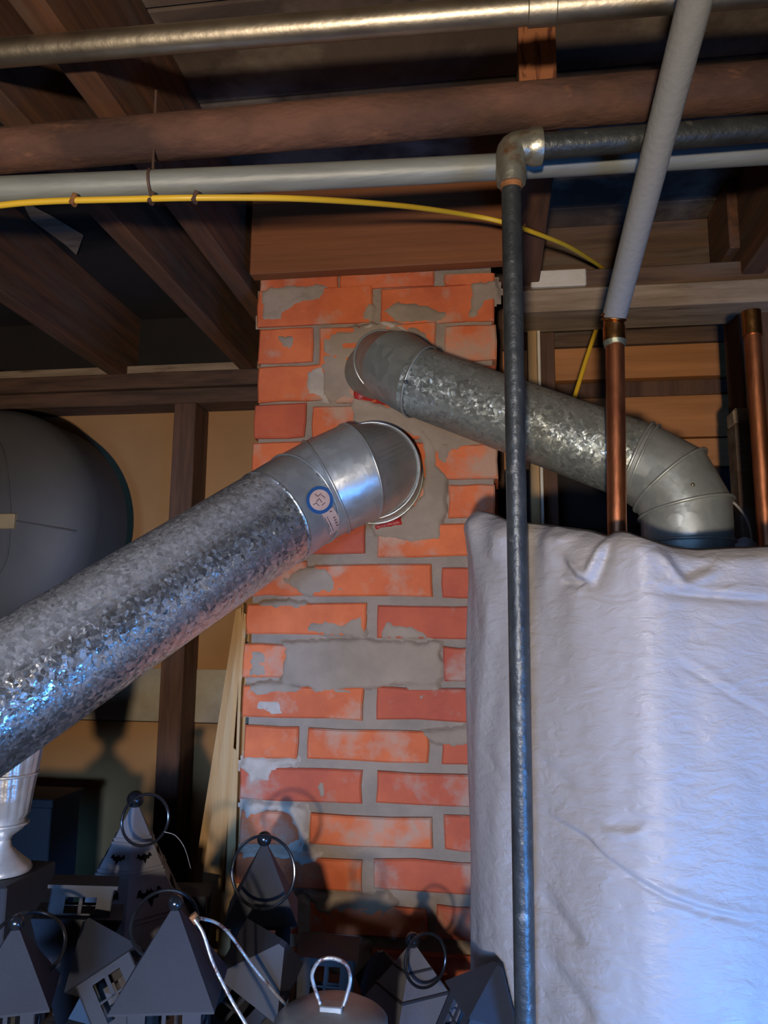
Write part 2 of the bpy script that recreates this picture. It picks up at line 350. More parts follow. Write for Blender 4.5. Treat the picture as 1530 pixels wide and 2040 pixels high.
rpost(1052, 1070, 630, 800, 1.42, .05, m_plank, 'trim_strip', wr, .05)
rpost(1071, 1077, 650, 770, 1.42, .07, m_white, 'drywall_edge', wr, .9)
MB().box((.03, 1.47, JB+.045), (1.6, 1.50, CE-.001), .001).build('rim_board', m_joistx, wr)
# short cripple above the beam
a = UY(1420, 505, 1.44); b = UY(1480, 505, 1.44)
t1 = UY(1440, 405, 1.30); 
MB().box((a.x, 1.34, JB+.05), (b.x, 1.46, CE-.002), .002).build('cripple_block', m_joist, wr)
# header board that closes the chimney opening
zb = UY(700, 543, 1.25).z
hd = struct(MB().box((UY(500,500,1.24).x, 1.235, zb), (UY(1040,500,1.24).x, 1.262, CE-.001), .002).build('trim_1', m_header))

# double beam on the right, and the white painted block on it
yb_ = 1.33
bm = thing('ceiling_beam', 'weathered grey doubled timber beam spanning right of the chimney under the joists', 'beam', (.6, yb_+.05, UY(1250,600,yb_).z))
z0 = UY(1250,612,yb_).z; z1 = UY(1250,565,yb_).z; z2 = UY(1250,524,yb_).z
MB().box((.03, yb_, z0), (1.58, yb_+.10, z1-.001), .003, jit=.001).build('lower_timber', m_grey, bm)
MB().box((.05, yb_+.012, z1), (1.58, yb_+.10, z2), .003, jit=.001).build('upper_timber', m_joistx, bm)
a = UY(1058,573,yb_); b = UY(1168,534,yb_)
tag(MB().box((a.x, yb_-.002, a.z), (b.x, yb_+.011, b.z), .002, jit=.0008).build('painted_block', m_white), 'short white painted wood block lying on the grey beam beside the chimney', 'block')

# ------------------------------------------------------------------ chimney
YC = 1.27
ch = thing('brick_chimney', 'patched red brick chimney with smeared mortar and two flue pipes entering it', 'chimney', (-.2, YC+.2, 0))
XL, XR = UY(505, 900, YC).x, UY(990, 900, YC).x
MB().box((XL+.006, YC+.006, 0), (XR-.006, YC+.40, CE-.002)).build('mortar_core', m_mortar, ch)
rows = [ (548,575,549,562,[(517,672),(677,866),(885,991)]),
 (581,641,574,636,[(519,742),(758,994)]), (657,721,650,716,[(519,622),(638,868),(885,993)]),
 (731,797,730,795,[(511,652),(668,880),(895,992)]), (806,870,812,878,[(503,607),(622,860),(875,991)]),
 (880,945,887,953,[(503,740),(755,850),(866,990)]), (957,1021,967,1032,[(500,600),(615,870),(893,988)]),
 (1035,1100,1046,1110,[(499,726),(752,988)]), (1118,1186,1132,1193,[(495,608),(626,860),(880,986)]),
 (1200,1264,1208,1277,[(495,729),(752,984)]), (1283,1350,1290,1358,[(492,604),(620,868),(884,982)]),
 (1364,1434,1370,1440,[(490,723),(752,982)]), (1445,1513,1455,1527,[(487,592),(613,853),(880,981)]),
 (1524,1600,1540,1612,[(484,719),(750,979)]), (1614,1685,1626,1700,[(482,600),(619,861),(885,978)]),
 (1698,1772,1714,1790,[(480,720),(745,976)]), (1790,1862,1808,1880,[(478,596),(616,850),(870,975)]),
 (1878,1948,1897,1968,[(476,715),(742,975)]), (1966,2036,1986,2058,[(474,596),(616,850),(870,975)])]
def brick(xa, xb, za, zb, y0, y1, m):
    "a worn brick: ten-point outline knocked about a little, with a chipped arris"
    w_ = xb-xa; pts = [(xa,za),(xa+w_*.33,za),(xa+w_*.68,za),(xb,za),(xb,(za+zb)/2),(xb,zb),(xa+w_*.66,zb),(xa+w_*.3,zb),(xa,zb),(xa,(za+zb)/2)]
    pts = [(x+random.uniform(-.0016,.0016), z+random.uniform(-.0018,.0018)) for x, z in pts]
    cx_, cz_ = (xa+xb)/2, (za+zb)/2; n = len(pts); vs = []
    for yy, ins in ((y0, .0028), (y0+.003, 0), (y1, 0)):
        for x, z in pts: vs.append((x+(ins if x < cx_-w_*.4 else -ins if x > cx_+w_*.4 else 0), yy, z+(ins if z < cz_-.01 else -ins if z > cz_+.01 else 0)))
    fs = [list(range(n)), list(range(2*n, 3*n))]+[[a*n+k, a*n+(k+1)%n, (a+1)*n+(k+1)%n, (a+1)*n+k] for a in (0,1) for k in range(n)]
    link('brick', fix(mesh(vs, fs)), m, ch)
rowz = []
for ri, (yl0, yl1, yr0, yr1, bs) in enumerate(rows):
    for i, (xa, xb) in enumerate(bs):
        t = ((xa+xb)/2-500)/490; yt = yl0+(yr0-yl0)*t; yb2 = yl1+(yr1-yl1)*t
        A = UY(xa, yt, YC); B = UY(xb, yb2, YC)
        x0, x1 = A.x, B.x
        if i == 0: x0 = XL+random.uniform(-.006,.004)
        if i == len(bs)-1: x1 = XR+random.uniform(-.004,.004)
        # keep the flue throats clear
        cz = (A.z+B.z)/2
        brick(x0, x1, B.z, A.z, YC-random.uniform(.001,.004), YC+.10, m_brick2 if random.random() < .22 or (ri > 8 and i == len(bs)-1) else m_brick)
    rowz.append((UY(750, (yl1+yr1)/2, YC).z, UY(750, (yl0+yr0)/2, YC).z))
zlast = rowz[-1][0]-.012
while zlast > .07:
    rowz.append((zlast-.056, zlast)); k = len(rowz)
    xs = [XL, XL+.21, XR] if k % 2 else [XL, XL+.1, XL+.31, XR]
    for a, b in zip(xs, xs[1:]): brick(a+(.005 if a > XL else 0), b-(.005 if b < XR else 0), zlast-.056, zlast, YC-.002, YC+.10, m_brick)
    zlast -= .067
for k, (za, zb2) in enumerate(rowz):
    cuts = [(.112,.25),(.262,.40)] if k % 2 else [(.112,.2),(.212,.40)]
    for a, b in cuts:
        brick(XL+random.uniform(-.003,.003), XL+.05, za, zb2, YC+a, YC+b, m_brick)
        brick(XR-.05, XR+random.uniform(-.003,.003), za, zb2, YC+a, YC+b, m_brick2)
from mathutils import noise as mn
def patch(pts, m, th=.004, name='mortar_patch', parent=None, soft=11, step=4.5, rag=7):
    "mortar smeared over brick and joint: a bumpy skin that thins out and sinks into the brick round its ragged edge"
    xs = [p[0] for p in pts]; ys_ = [p[1] for p in pts]; n = len(pts)
    def sd(x, y):
        ins = False; dm = 1e9
        for i in range(n):
            (ax, ay), (bx, by) = pts[i], pts[(i+1) % n]
            if (ay > y) != (by > y) and x < (bx-ax)*(y-ay)/(by-ay)+ax: ins = not ins
            l2 = (bx-ax)**2+(by-ay)**2; t = max(0, min(1, ((x-ax)*(bx-ax)+(y-ay)*(by-ay))/l2)); dm = min(dm, math.hypot(x-ax-t*(bx-ax), y-ay-t*(by-ay)))
        return dm if ins else -dm
    nx = int((max(xs)-min(xs)+24)/step)+1; ny = int((max(ys_)-min(ys_)+24)/step)+1
    V = {}; vs = []; fs = []
    def vert(i, j):
        if (i, j) in V: return V[i, j]
        x = min(xs)-12+i*step; y = min(ys_)-12+j*step; w_ = UY(x, y, YC)
        d = sd(x, y)+rag*mn.noise(Vector((w_.x*38, 7, w_.z*38)))+rag*.7*mn.noise(Vector((w_.x*110, 3, w_.z*110)))
        k = max(0, min(1, (d+5)/soft)); k = k*k*(3-2*k)
        h = -.0075+(.0075+th)*k+.0012*mn.noise(Vector((w_.x*60, 0, w_.z*60)))*k
        V[i, j] = (len(vs), d); vs.append((w_.x, YC-h, w_.z)); return V[i, j]
    for i in range(nx):
        for j in range(ny):
            q = [vert(i, j), vert(i+1, j), vert(i+1, j+1), vert(i, j+1)]
            if max(a[1] for a in q) > -5: fs.append([a[0] for a in q])
    o = link(name, fix(mesh(vs, fs)), m, parent or ch, True); return o
patch([(519,578),(560,568),(650,566),(685,572),(650,582),(640,598),(590,612),(565,630),(570,642),(519,642)], m_patch)
patch([(940,565),(965,560),(990,556),(992,590),(970,600),(955,635),(925,640),(935,600)], m_patch, 0.0040)
patch([(760,622),(790,600),(850,605),(890,625),(880,640),(800,648)], m_patch, 0.0032)
patch([(720,612),(742,585),(745,640),(715,645)], m_patch, 0.0032)
patch([(560,665),(590,672),(582,700),(560,688),(545,668)], m_patch, 0.0032)
patch([(640,672),(700,650),(745,640),(800,640),(850,660),(868,700),(850,720),(700,720),(668,718),(640,705)], m_patch)
patch([(640,705),(700,700),(705,800),(655,800),(640,780)], m_patch, 0.0038)
patch([(720,652),(760,638),(805,648),(835,682),(850,700),(835,700),(800,662),(760,650),(730,662)], m_plaster, .0062, 'plaster_bead')
patch([(610,740),(650,728),(655,800),(612,790),(608,765)], m_plaster, 0.0032)
patch([(700,790),(760,800),(900,850),(990,870),(990,888),(940,890),(890,905),(860,900),(840,870),(760,850),(700,845)], m_patch, 0.0041)
patch([(835,850),(870,880),(870,925),(892,950),(890,985),(884,1040),(875,1075),(800,1080),(745,1070),(740,1040),(800,1030),(838,985),(842,930)], m_patch, 0.0047)
patch([(868,880),(895,885),(900,935),(872,925)], m_patch, 0.0042)
patch([(560,1160),(590,1128),(650,1128),(680,1165),(690,1178),(650,1185),(600,1185)], m_patch)
patch([(560,1195),(600,1198),(640,1210),(560,1212),(505,1210),(520,1196)], m_patch)
patch([(600,1262),(620,1240),(700,1235),(728,1215),(728,1272),(640,1268)], m_patch, 0.0032)
patch([(755,1255),(770,1243),(830,1248),(860,1272),(760,1276)], m_patch, 0.0032)
patch([(560,1276),(700,1272),(880,1280),(885,1350),(870,1362),(720,1372),(640,1378),(555,1360),(565,1320)], m_patch, 0.0046)
patch([(496,1290),(530,1300),(540,1330),(530,1350),(494,1350)], m_patch, 0.0032)
patch([(494,1360),(560,1358),(600,1366),(720,1372),(720,1385),(640,1380),(600,1378),(550,1385),(492,1382)], m_patch, 0.0046)
patch([(494,1405),(520,1392),(560,1392),(568,1425),(494,1422)], m_plaster, 0.0032)
patch([(800,1358),(870,1360),(880,1380),(840,1400),(810,1388)], m_patch, 0.0032)
patch([(870,1450),(930,1448),(978,1455),(978,1480),(900,1490),(860,1478),(835,1460)], m_patch, 0.0040)
patch([(487,1505),(600,1512),(590,1530),(552,1530),(535,1552),(500,1556),(484,1530)], m_plaster, 0.0040)
patch([(484,1595),(560,1600),(612,1605),(615,1650),(600,1700),(560,1692),(590,1665),(580,1625),(540,1612),(505,1625),(483,1660)], m_plaster, 0.0041)
patch([(628,1555),(645,1550),(650,1580),(640,1592)], m_patch, 0.0032)
patch([(480,1690),(560,1696),(640,1700),(632,1720),(600,1725),(575,1712),(480,1712)], m_plaster, 0.0036)
patch([(610,1780),(700,1778),(770,1782),(800,1800),(760,1830),(700,1818),(660,1830),(625,1812)], m_patch, 0.0040)
patch([(560,1790),(618,1790),(650,1850),(735,1880),(742,1940),(700,1960),(600,1900),(560,1860)], m_plaster, 0.0038)
# red sealant showing in the flue throats
patch([(697,735),(716,735),(735,770),(778,795),(775,812),(740,802),(708,798),(698,770)], m_red, .007, 'red_sealant', rag=5)
patch([(795,672),(812,674),(808,684),(796,682)], m_red, .010, 'red_sealant', rag=3)
patch([(744,1046),(800,1030),(806,1048),(775,1052),(748,1058)], m_red, .0075, 'red_sealant', rag=3)

# ------------------------------------------------------------------ flues
def frame(t):
    x = t.cross(Vector((0,0,1))).normalized() if abs(t.z) < .95 else t.orthogonal().normalized()
    return x, t.cross(x)
def bead(c, t, rad, w_, name, m, par):
    "rolled bead ring round the pipe"
    return MB().tube([c+(frame(t)[0]*math.cos(a)+frame(t)[1]*math.sin(a))*rad for a in [2*math.pi*k/48 for k in range(48)]], w_, 8, closed=True).build(name, m, par, True, 60)
# lower flue, 6 inch
rf = .0775
W0 = UY(748, 950, YC)
A1 = W0+Vector((0, -.055, 0)); 
P450 = UC(452, 1093, 1.12); P0 = UC(0, 1386, .90)
dirv = (P0-P450).normalized()
far = P0+dirv*.62
# elbow corner point = where the straight run meets the stub out of the wall (closest approach)
E0 = P450-dirv*.155
path = [W0+Vector((0,.05,0)), A1]
ctl = [A1, A1+Vector((0,-.035,0)), E0-dirv*.035, E0]
print('flue pts', W0, A1, E0, P450, P0, dirv)
def bez(c, t): a,b,c2,d = c; return a*(1-t)**3+b*3*t*(1-t)**2+c2*3*t*t*(1-t)+d*t**3
gor = [bez(ctl, t) for t in (0, .30, .66, 1)]
fl = thing('flue_pipe', 'large spangled galvanised flue pipe slanting from lower left into the brick chimney', 'flue pipe', W0)
MB().tube([W0+Vector((0,.03,0)), A1], rf+.002, 64, cap=False).build('wall_collar', m_elbow, fl, True)
def seg_tube(p, q, r1, r2, name, m, par, cap=False): return MB().tube([p, p+(q-p)*.5, q], [r1, (r1+r2)/2, r2], 64, cap=cap).build(name, m, par, True)
b_ = MB().tube(gor, [rf+.0015, rf+.0035, rf+.0025, rf+.001], 64, cap=False, ends=(Vector((0,-1,0)), dirv))
el = b_.build('elbow', m_elbow, fl, True, 16)
t0 = Vector((0,-1,0))
bead(W0+Vector((0,-.007,0)), t0, rf+.0035, .0022, 'seam_bead', m_elbow, el)
bead(A1+Vector((0,.006,0)), t0, rf+.003, .0022, 'seam_bead', m_elbow, fl)
bead(A1+Vector((0,.0,0)), t0, rf+.003, .002, 'seam_bead', m_elbow, fl)
for i in (1, 2):
    t = ((gor[i+1]-gor[i]).normalized()+(gor[i]-gor[i-1]).normalized()).normalized()
    bead(gor[i], t, rf+.0035, .0022, 'seam_bead', m_elbow, el)
bead(E0-dirv*.002, dirv, rf+.0015, .0022, 'seam_bead', m_elbow, fl)
q1 = P0+dirv*.16
MB().tube([E0-dirv*.012, E0+dirv*.03, q1], [rf-.0005, rf, rf+.001], 96, cap=False).build('pipe_section', m_galv, fl, True)
MB().tube([q1-dirv*.02, q1, q1+(dirv+Vector((-1,0,0))).normalized()*.09, q1+dirv*.09+Vector((-.11,0,0)), q1+dirv*.09+Vector((-.9,0,0))], rf+.002, 64, cap=False).build('far_elbow', m_elbow, fl, True, 16)
bead(E0+dirv*.062, dirv, rf+.0003, .0018, 'seam_bead', m_galv, fl)
MB().tube([E0+dirv*.002, E0+dirv*.06], rf+.0012, 64, cap=False).build('joint_sleeve', m_elbow, fl, True)
# stickers wrapped on the pipe
def on_cyl(px, py, A, d, r):
    rr = ray(px, py).normalized(); o = CAM-A
    dp = rr-d*rr.dot(d); op = o-d*o.dot(d); a = dp.dot(dp); b = 2*dp.dot(op); c = op.dot(op)-r*r
    disc = b*b-4*a*c; t = (-b-math.sqrt(max(disc,0)))/(2*a); return CAM+rr*t
def wrap(px_pts, r, name, m, par, label=None, th=.0008, sub=3):
    vs = []
    for (x, y_) in px_pts:
        p = on_cyl(x, y_, E0, dirv, r); vs.append(p)
    b_ = bmesh.new(); V = [b_.verts.new(p) for p in vs]
    c = on_cyl(sum(p[0] for p in px_pts)/len(px_pts), sum(p[1] for p in px_pts)/len(px_pts), E0, dirv, r); cv = b_.verts.new(c)
    for k in range(len(V)): b_.faces.new((V[k], V[(k+1)%len(V)], cv))
    bmesh.ops.subdivide_edges(b_, edges=b_.edges, cuts=sub, use_grid_fill=True)
    for v in b_.verts:
        q = v.co-E0; ax = dirv*q.dot(dirv); rad = (q-ax); v.co = E0+ax+rad.normalized()*r
    bmesh.ops.recalc_face_normals(b_, faces=b_.faces)
    me = bpy.data.meshes.new(name); b_.to_mesh(me); b_.free(); o = link(name, me, m, par)
    if label: o['label'] = label
    return o
circ = lambda cx_, cy_, rx, ry, n=28: [(cx_+rx*math.cos(2*math.pi*k/n), cy_+ry*math.sin(2*math.pi*k/n)) for k in range(n)]
rs = rf+.0035
stk = wrap(circ(637,996,20.5,21), rs+.0006, 'round_sticker', m_sticker, fl, 'round salmon sticker with a blue ring')
wrap(circ(637,996,27,28), rs, 'sticker_ring', m_blue, stk, 'blue ring printed on the round sticker')
lab = wrap([(641,1024),(663,1010),(682,1051),(658,1066)], rs-.0005, 'paper_label', m_sticker, fl, 'torn salmon paper label under the round sticker')
def inkline(pts, w_=1.2, par=None):
    for (a, b) in zip(pts, pts[1:]):
        a = Vector(a); b = Vector(b); n = Vector((-(b-a).y, (b-a).x)).normalized()*w_
        wrap([a+n, b+n, b-n, a-n], rs+.0012, 'ink_stroke', m_ink, par or stk, sub=1)
inkline([(627,984),(633,989),(640,983)], .7); inkline([(640,986),(648,992)], .7); inkline([(630,1000),(636,993),(641,1001)], .7); inkline([(624,1006),(630,1002),(636,1008)], .7); inkline([(641,1007),(648,1001)], .7)
for q in [(659,1019),(666,1031),(668,1036),(670,1041),(672,1046)]: inkline([(q[0]-2,q[1]+1),(q[0]+2,q[1]-1)], 1.0, lab)
inkline([(651,1029),(664,1058)], .4, lab); inkline([(647,1031),(659,1060)], .4, lab)

# upper flue, 4 inch
ru = .0525
V0 = UY(752, 738, YC); V1 = V0+Vector((0,-.05,0))
S1 = UC(838, 762, 1.15); S2 = UC(1270, 920, 1.02)
G1 = UC(1335, 958, 1.00); G2 = UC(1366, 1015, .985); G3 = UC(1368, 1062, .98); G4 = Vector((G3.x, G3.y, G3.z-.12))
uf = thing('flue_pipe', 'dull mottled vent pipe running from the chimney down right behind the copper pipe', 'flue pipe', V0)
d1 = (S2-S1).normalized(); yn = Vector((.42,-.88,-.03)).normalized(); VB = V0+yn*.048; kn = VB.lerp(S1,.5)+Vector((-.006,-.012,.002))
MB().tube([V0-yn*.03, VB], ru+.001, 48, cap=False).build('wall_collar', m_elbow2, uf, True)
MB().tube([VB, kn, S1], [ru+.002, ru+.006, ru+.002], 48, cap=False, ends=(yn, d1)).build('elbow', m_elbow2, uf, True, 14)
bead(VB, yn, ru+.003, .0022, 'seam_bead', m_elbow, uf)
bead(S1, (S2-S1).normalized(), ru+.0022, .0015, 'seam_bead', m_elbow2, uf)
MB().tube([S1-(S2-S1).normalized()*.01, S1.lerp(S2,.5), S2], ru, 64, cap=False).build('pipe_section', m_galv2, uf, True)
bead(S2, (S2-S1).normalized(), ru+.002, .0022, 'seam_bead', m_elbow, uf); bead(S2+(S2-S1).normalized()*.008, (S2-S1).normalized(), ru+.002, .0018, 'seam_bead', m_elbow2, uf)
MB().tube([S2, G1, G2, G3, G4], [ru+.001, ru+.004, ru+.004, ru+.003, ru+.001], 48, cap=False, ends=(d1, Vector((0,0,-1)))).build('elbow', m_elbow2, uf, True, 14)
for a, b, c in ((S2,G1,G2),(G1,G2,G3)):
    bead(b, ((b-a).normalized()+(c-b).normalized()).normalized(), ru+.006, .0022, 'seam_bead', m_elbow2, uf)
bead(G3-Vector((0,0,.012)), Vector((0,0,-1)), ru+.004, .0022, 'seam_bead', m_elbow2, uf)
def on_sph(px,py,zc,r,name,m,par,sc=(1,1,1)): return MB().sphere(UC(px,py,zc), r, sc, 10, 6).build(name, m, par, True)
for px, py in ((1380,966),(1386,996),(1370,985)): on_sph(px,py,.937,.0025,'rivet',m_emt,uf)
on_sph(808,761,1.083,.0028,'screw',m_black,uf)

# ------------------------------------------------------------------ ceiling pipes
def pipe(name, label, pts, rad, m, seg=28, cat='pipe', n=6, group=None):
    o = MB().tube(spline(pts, n) if len(pts) > 2 else pts, rad, seg).build(name, m, None, True)
    return tag(o, label, cat, group)
def ext(a, b, k): return b+(b-a)*k
a = UZ(0,106,JB-.018); b = UZ(1080,17,JB-.018)
em = thing('silver_conduit', 'shiny silver metal conduit, topmost of the pipes under the joists', 'conduit', a)
e1 = ext(a,b,.25); print('conduit', a, b, e1); MB().tube([ext(b,a,.4), e1, e1+Vector(((b-a).x, (b-a).y, 0))*.9], .0142, 32).build('conduit_tube', m_emt, em, True)
c = (b-a).normalized()
MB().tube([b-c*.014, b-c*.013, b+c*.013, b+c*.014], [.0144,.016,.016,.0144], 32).build('coupling', m_emt, em, True)
a = UC(0,301,.92); b = UC(1530,172,.84)
pipe('iron_pipe', 'thick dusty rust-brown iron drain pipe crossing below the joists', [ext(b,a,.4), ext(a,b,.4)], .0258, m_rust, 36)
a = UC(0,378,.88); b = UC(760,345,.88); c = UC(1530,302,.88)
gc = thing('grey_conduit', 'long pale grey conduit running level under the brown iron pipe', 'conduit', a)
MB().tube(spline([ext(b,a,.5), a, b, c, ext(b,c,.5)], 8), .0146, 32).build('conduit_tube', m_pvc, gc, True)
pt = UC(303,367,.88)
bead(pt, (b-a).normalized(), .0158, .0017, 'cable_tie', m_tie, gc)
MB().tube([pt+Vector((0,0,.014)), Vector((pt.x-.002,pt.y,JB))], .0016, 8).build('hanger_wire', m_tie, gc)

# black gas pipe with elbow
te = UC(1018,345,.80)
bt = UC(1046,2040,.80)
pb = Vector((bt.x, .835, bt.z)); pb = UC(1046,2040,.755)
bp = thing('gas_pipe', 'black iron gas pipe dropping from a grey elbow in front of the chimney', 'pipe', pb)
dn = (pb-te).normalized()
MB().tube([te, pb, pb+dn*(pb.z/(-dn.z)-.002)], [.0103]*3, 28).build('vertical_pipe', m_black, bp, True)
ha = UC(1070,292,.805); hb = UC(1530,256,.80)
MB().tube([ha, hb, ext(ha,hb,.8)], .0131, 28).build('horizontal_pipe', m_black, bp, True)
hd_ = (hb-ha).normalized()
ctl = [te-dn*.002, te-dn*.03, ha-hd_*.03+Vector((0,0,.0)), ha]
q = [bez(ctl, t/10) for t in range(11)]
e_ = MB().tube([te+dn*.004]+q, [.0145]+[.0152+.0022*math.sin(math.pi*t/10)*0+.002*t/10 for t in range(11)], 28)
pe = e_.build('pipe_elbow', m_elb, bp, True)
MB().tube([te+dn*.012, te+dn*.0, te-dn*.008], [.0148,.0162,.0155], 28).build('elbow_collar', m_elb, pe, True)
MB().tube([ha-hd_*.010, ha-hd_*.004, ha+hd_*.004], [.0172,.0195,.0190], 28).build('elbow_collar', m_elb, pe, True)
MB().tube([te+dn*.008, te+dn*.017], [.0118,.011], 28).build('pipe_thread', m_thread, pe, True)

# foam covered pipe and copper risers
fa = UC(1226,622,.945); fb = UC(1385,0,.66)
cp = thing('copper_pipe', 'copper riser rising out of the white wrapping into a grey foam sleeve', 'pipe', (fa.x, fa.y, 1.5))
cb = UC(1218,1052,.945); cb = Vector((fa.x-.008, fa.y-.003, cb.z)); 
MB().tube([cb-Vector((0,0,.1)), cb, UC(1225,655,.945)], .0112, 28).build('copper_tube', m_copper, cp, True)
MB().tube([ext(fb,fa,.005), fb, ext(fa,fb,.5)], [.0148,.0150,.0150], 32).build('foam_sleeve', m_foam, cp, True)['label'] = 'grey foam sleeve slanting up towards the viewer'
k_ = UC(1224,668,.945)
ft = MB().tube([k_+Vector((0,0,.026)), k_+Vector((0,0,.012)), k_+Vector((0,0,.010)), k_-Vector((0,0,.010)), k_-Vector((0,0,.014))], [.0125,.0125,.0136,.0136,.0122], 28).build('fitting', m_brass, cp, True)
MB().tube([k_-Vector((0,0,.008)), k_-Vector((0,0,.015))], [.0142,.0125], 24).build('solder_ring', m_solder, ft, True)
for kk in (0,.006): bead(k_+Vector((0,0,.020+kk)), Vector((.1,-.3,1)).normalized(), .0142, .0013, 'copper_wire', m_brass, ft)
c2 = UC(1527,1080,1.05); c3 = UC(1522,600,1.05)
c3 = Vector((c2.x, c2.y, UC(1524,600,1.05).z))
cq = thing('copper_pipe', 'second copper riser beside the dark stud at the right edge', 'pipe', c2)
MB().tube([c2-Vector((0,0,.1)), c2, c3], .0112, 28).build('copper_tube', m_copper, cq, True)
MB().tube([c3-Vector((0,0,.03)), c3+Vector((0,0,.006))], .0135, 28).build('fitting', m_brass, cq, True)

# yellow cable
yp = [UC(-160,432,.862),UC(0,409,.862),UC(100,401,.862),UC(250,397,.862),UC(400,394,.862),UC(600,396,.90),UC(800,410,1.02),UC(930,428,1.13),UC(1000,442,1.15),UC(1060,462,1.18),UC(1130,490,1.26),UC(1180,520,1.37),UC(1205,538,1.44)]
yc = thing('yellow_cable', 'yellow electrical cable sagging under the grey conduit and dropping behind the beam', 'cable', yp[3])
MB().tube(spline(yp, 8), .0036, 12).build('cable_run', m_yellow, yc, True)
MB().tube([UC(1194,610,1.49), UC(1190,650,1.49), UC(1168,715,1.47), UC(1145,790,1.44)], .0042, 10).build('cable_drop', m_yellow, yc, True)
for px, py, zc in ((148,399,.862),(303,396,.862),(390,394,.862),(1042,456,1.17)):
    p = UC(px, py, zc); MB().box(p-Vector((.0025,.005,.006)), p+Vector((.0025,.005,.007)), .001, rot=Matrix.Rotation(R(20),3,'Y')).build('staple', m_tie if px in (303,390) else m_thread, yc)
wp = [UC(1440,985,1.25),UC(1470,1010,1.25),UC(1492,1045,1.24),UC(1500,1095,1.22)]
pipe('thin_wire', 'thin off-white wire curving down beside the vent elbow', wp, .0022, m_cob, 8, 'wire')
pipe('thin_wire', 'hair-thin loose wire dangling from the bat lantern ring', [UC(327,1657,1.1),UC(350,1665,1.1),UC(368,1690,1.1),UC(380,1730,1.1)], .0004, m_cob, 6, 'wire')
# post with pale cap near the elbow
a = UY(1462,990,1.36); b = UY(1506,850,1.36)
ps = thing('wood_post', 'short grey wooden post with a chipped pale cap behind the vent elbow', 'post', ((a.x+b.x)/2, 1.40, 0))
MB().box((a.x,1.33,0),(b.x,1.376,b.z),.003,jit=.001).build('post', m_joistx, ps)
MB().box((a.x-.001,1.328,b.z-.002),(b.x-.002,1.377,b.z+.026),.006,jit=.003).build('post_cap', m_grey, ps)

# ------------------------------------------------------------------ big grey duct (left)
dc = UY(-30,1040,1.56)
du = thing('round_duct', 'huge round grey sheet metal duct hanging behind the slanting flue at left', 'duct', dc)
RD = .262
prof = [(RD, .15), (RD, .02), (RD-.004, 0), (RD-.02,-.028), (RD-.06,-.05), (RD-.12,-.066), (.06,-.075), (.001,-.077)]
MB().lathe(prof, dc, Vector((0,1,0)), 72).build('duct_drum', m_tin, du, True); dd_ = bpy.data.objects['duct_drum']
pts = []
def dome(px, py):
    best = None; r_ = ray(px, py)
    for k in range(400):
        Y = 1.44+k*.0006; p = CAM+r_*(Y/r_.y); rad = math.hypot(p.x-dc.x, p.z-dc.z)
        # interpolate profile depth
        pr = sorted(prof[1:], key=lambda q_: q_[0])
        if rad > RD: continue
        for (r1,h1),(r2,h2) in zip(pr, pr[1:]):
            if r1 <= rad <= r2: h = h1+(h2-h1)*(rad-r1)/(r2-r1); break
        if p.y >= dc.y+h: return p
    return CAM+r_*(1.56/r_.y)
MB().tube(spline([dome(x,y_)+Vector((0,-.001,0)) for x,y_ in ((-12,860),(10,910),(20,990),(20,1050),(14,1110),(-5,1150))],5), .0022, 6).build('seam', m_tin, dd_, True)
MB().tube(spline([dome(x,y_)+Vector((0,-.001,0)) for x,y_ in ((20,1036),(80,1046),(150,1058),(215,1066))],5), .0022, 6).build('seam', m_tin, dd_, True)
p1 = dome(-10,1024); p2 = dome(32,1054)
MB().box((p1.x, min(p1.y,p2.y)-.004, p2.z), (p2.x, max(p1.y,p2.y)+.002, p1.z), .0015).build('tape', m_tape, dd_)
MB().box((dc.x-.11, dc.y+.10, dc.z+RD-.03), (dc.x-.09, dc.y+.103, JB), 0).build('hanger_strap', m_tin, du)

# ------------------------------------------------------------------ wrapped water heater
HX, HY = .27, 1.03
sec = [(-.034,1.06),(-.030,.99),(-.008,.925),(.036,.862),(.078,.808),(.118,.775),(.175,.767),(.30,.787),(.42,.82),(.52,.88),(.57,.98),(.56,1.12),(.48,1.24),(.34,1.29),(.18,1.29),(.05,1.22),(-.005,1.145)]
SP = spline([(x,y_,0) for x,y_ in sec+[sec[0]]], 14)[:-1]
# resample closed
P_ = SP; NS = 640; Ls = [0]
for i in range(len(P_)): Ls.append(Ls[-1]+(P_[(i+1)%len(P_)]-P_[i]).length)
ringp = []
for k in range(NS):
    s_ = Ls[-1]*k/NS; i = max(j for j in range(len(P_)) if Ls[j] <= s_); t = (s_-Ls[i])/max(1e-9, Ls[i+1]-Ls[i]); ringp.append(P_[i].lerp(P_[(i+1)%len(P_)], t))
cen = Vector((HX, HY, 0))
tops_px = [(925,1030),(935,1014),(965,1024),(1000,1036),(1060,1042),(1110,1048),(1140,1052),(1180,1062),(1200,1052),(1235,1053),(1270,1066),(1330,1080),(1400,1088),(1460,1086),(1530,1085),(1700,1085)]
from mathutils import noise as mn
def fold(x, c, w_): d = abs(x-c)/w_; return max(0, 1-d)
NV = 280
wh = thing('water_heater', 'tall tank bundled in crinkled white plastic sheeting standing right of the chimney', 'wrapped tank', (HX, HY, 0))
def topz(p):
    d = (p-CAM); xc = d.dot(Vector((rt.x,rt.y,rt.z))); 
    q = Vector((p.x, p.y, 1.72))-CAM; dep = q.dot(fw); px = 765+F*q.dot(rt)/dep
    px = min(max(px, 925), 1700)
    back = p.y > 1.07
    for (x1,y1),(x2,y2) in zip(tops_px, tops_px[1:]):
        if x1 <= px <= x2: py = y1+(y2-y1)*(px-x1)/(x2-x1); break
    return px, py
vs = []; fs = []
ZT = []
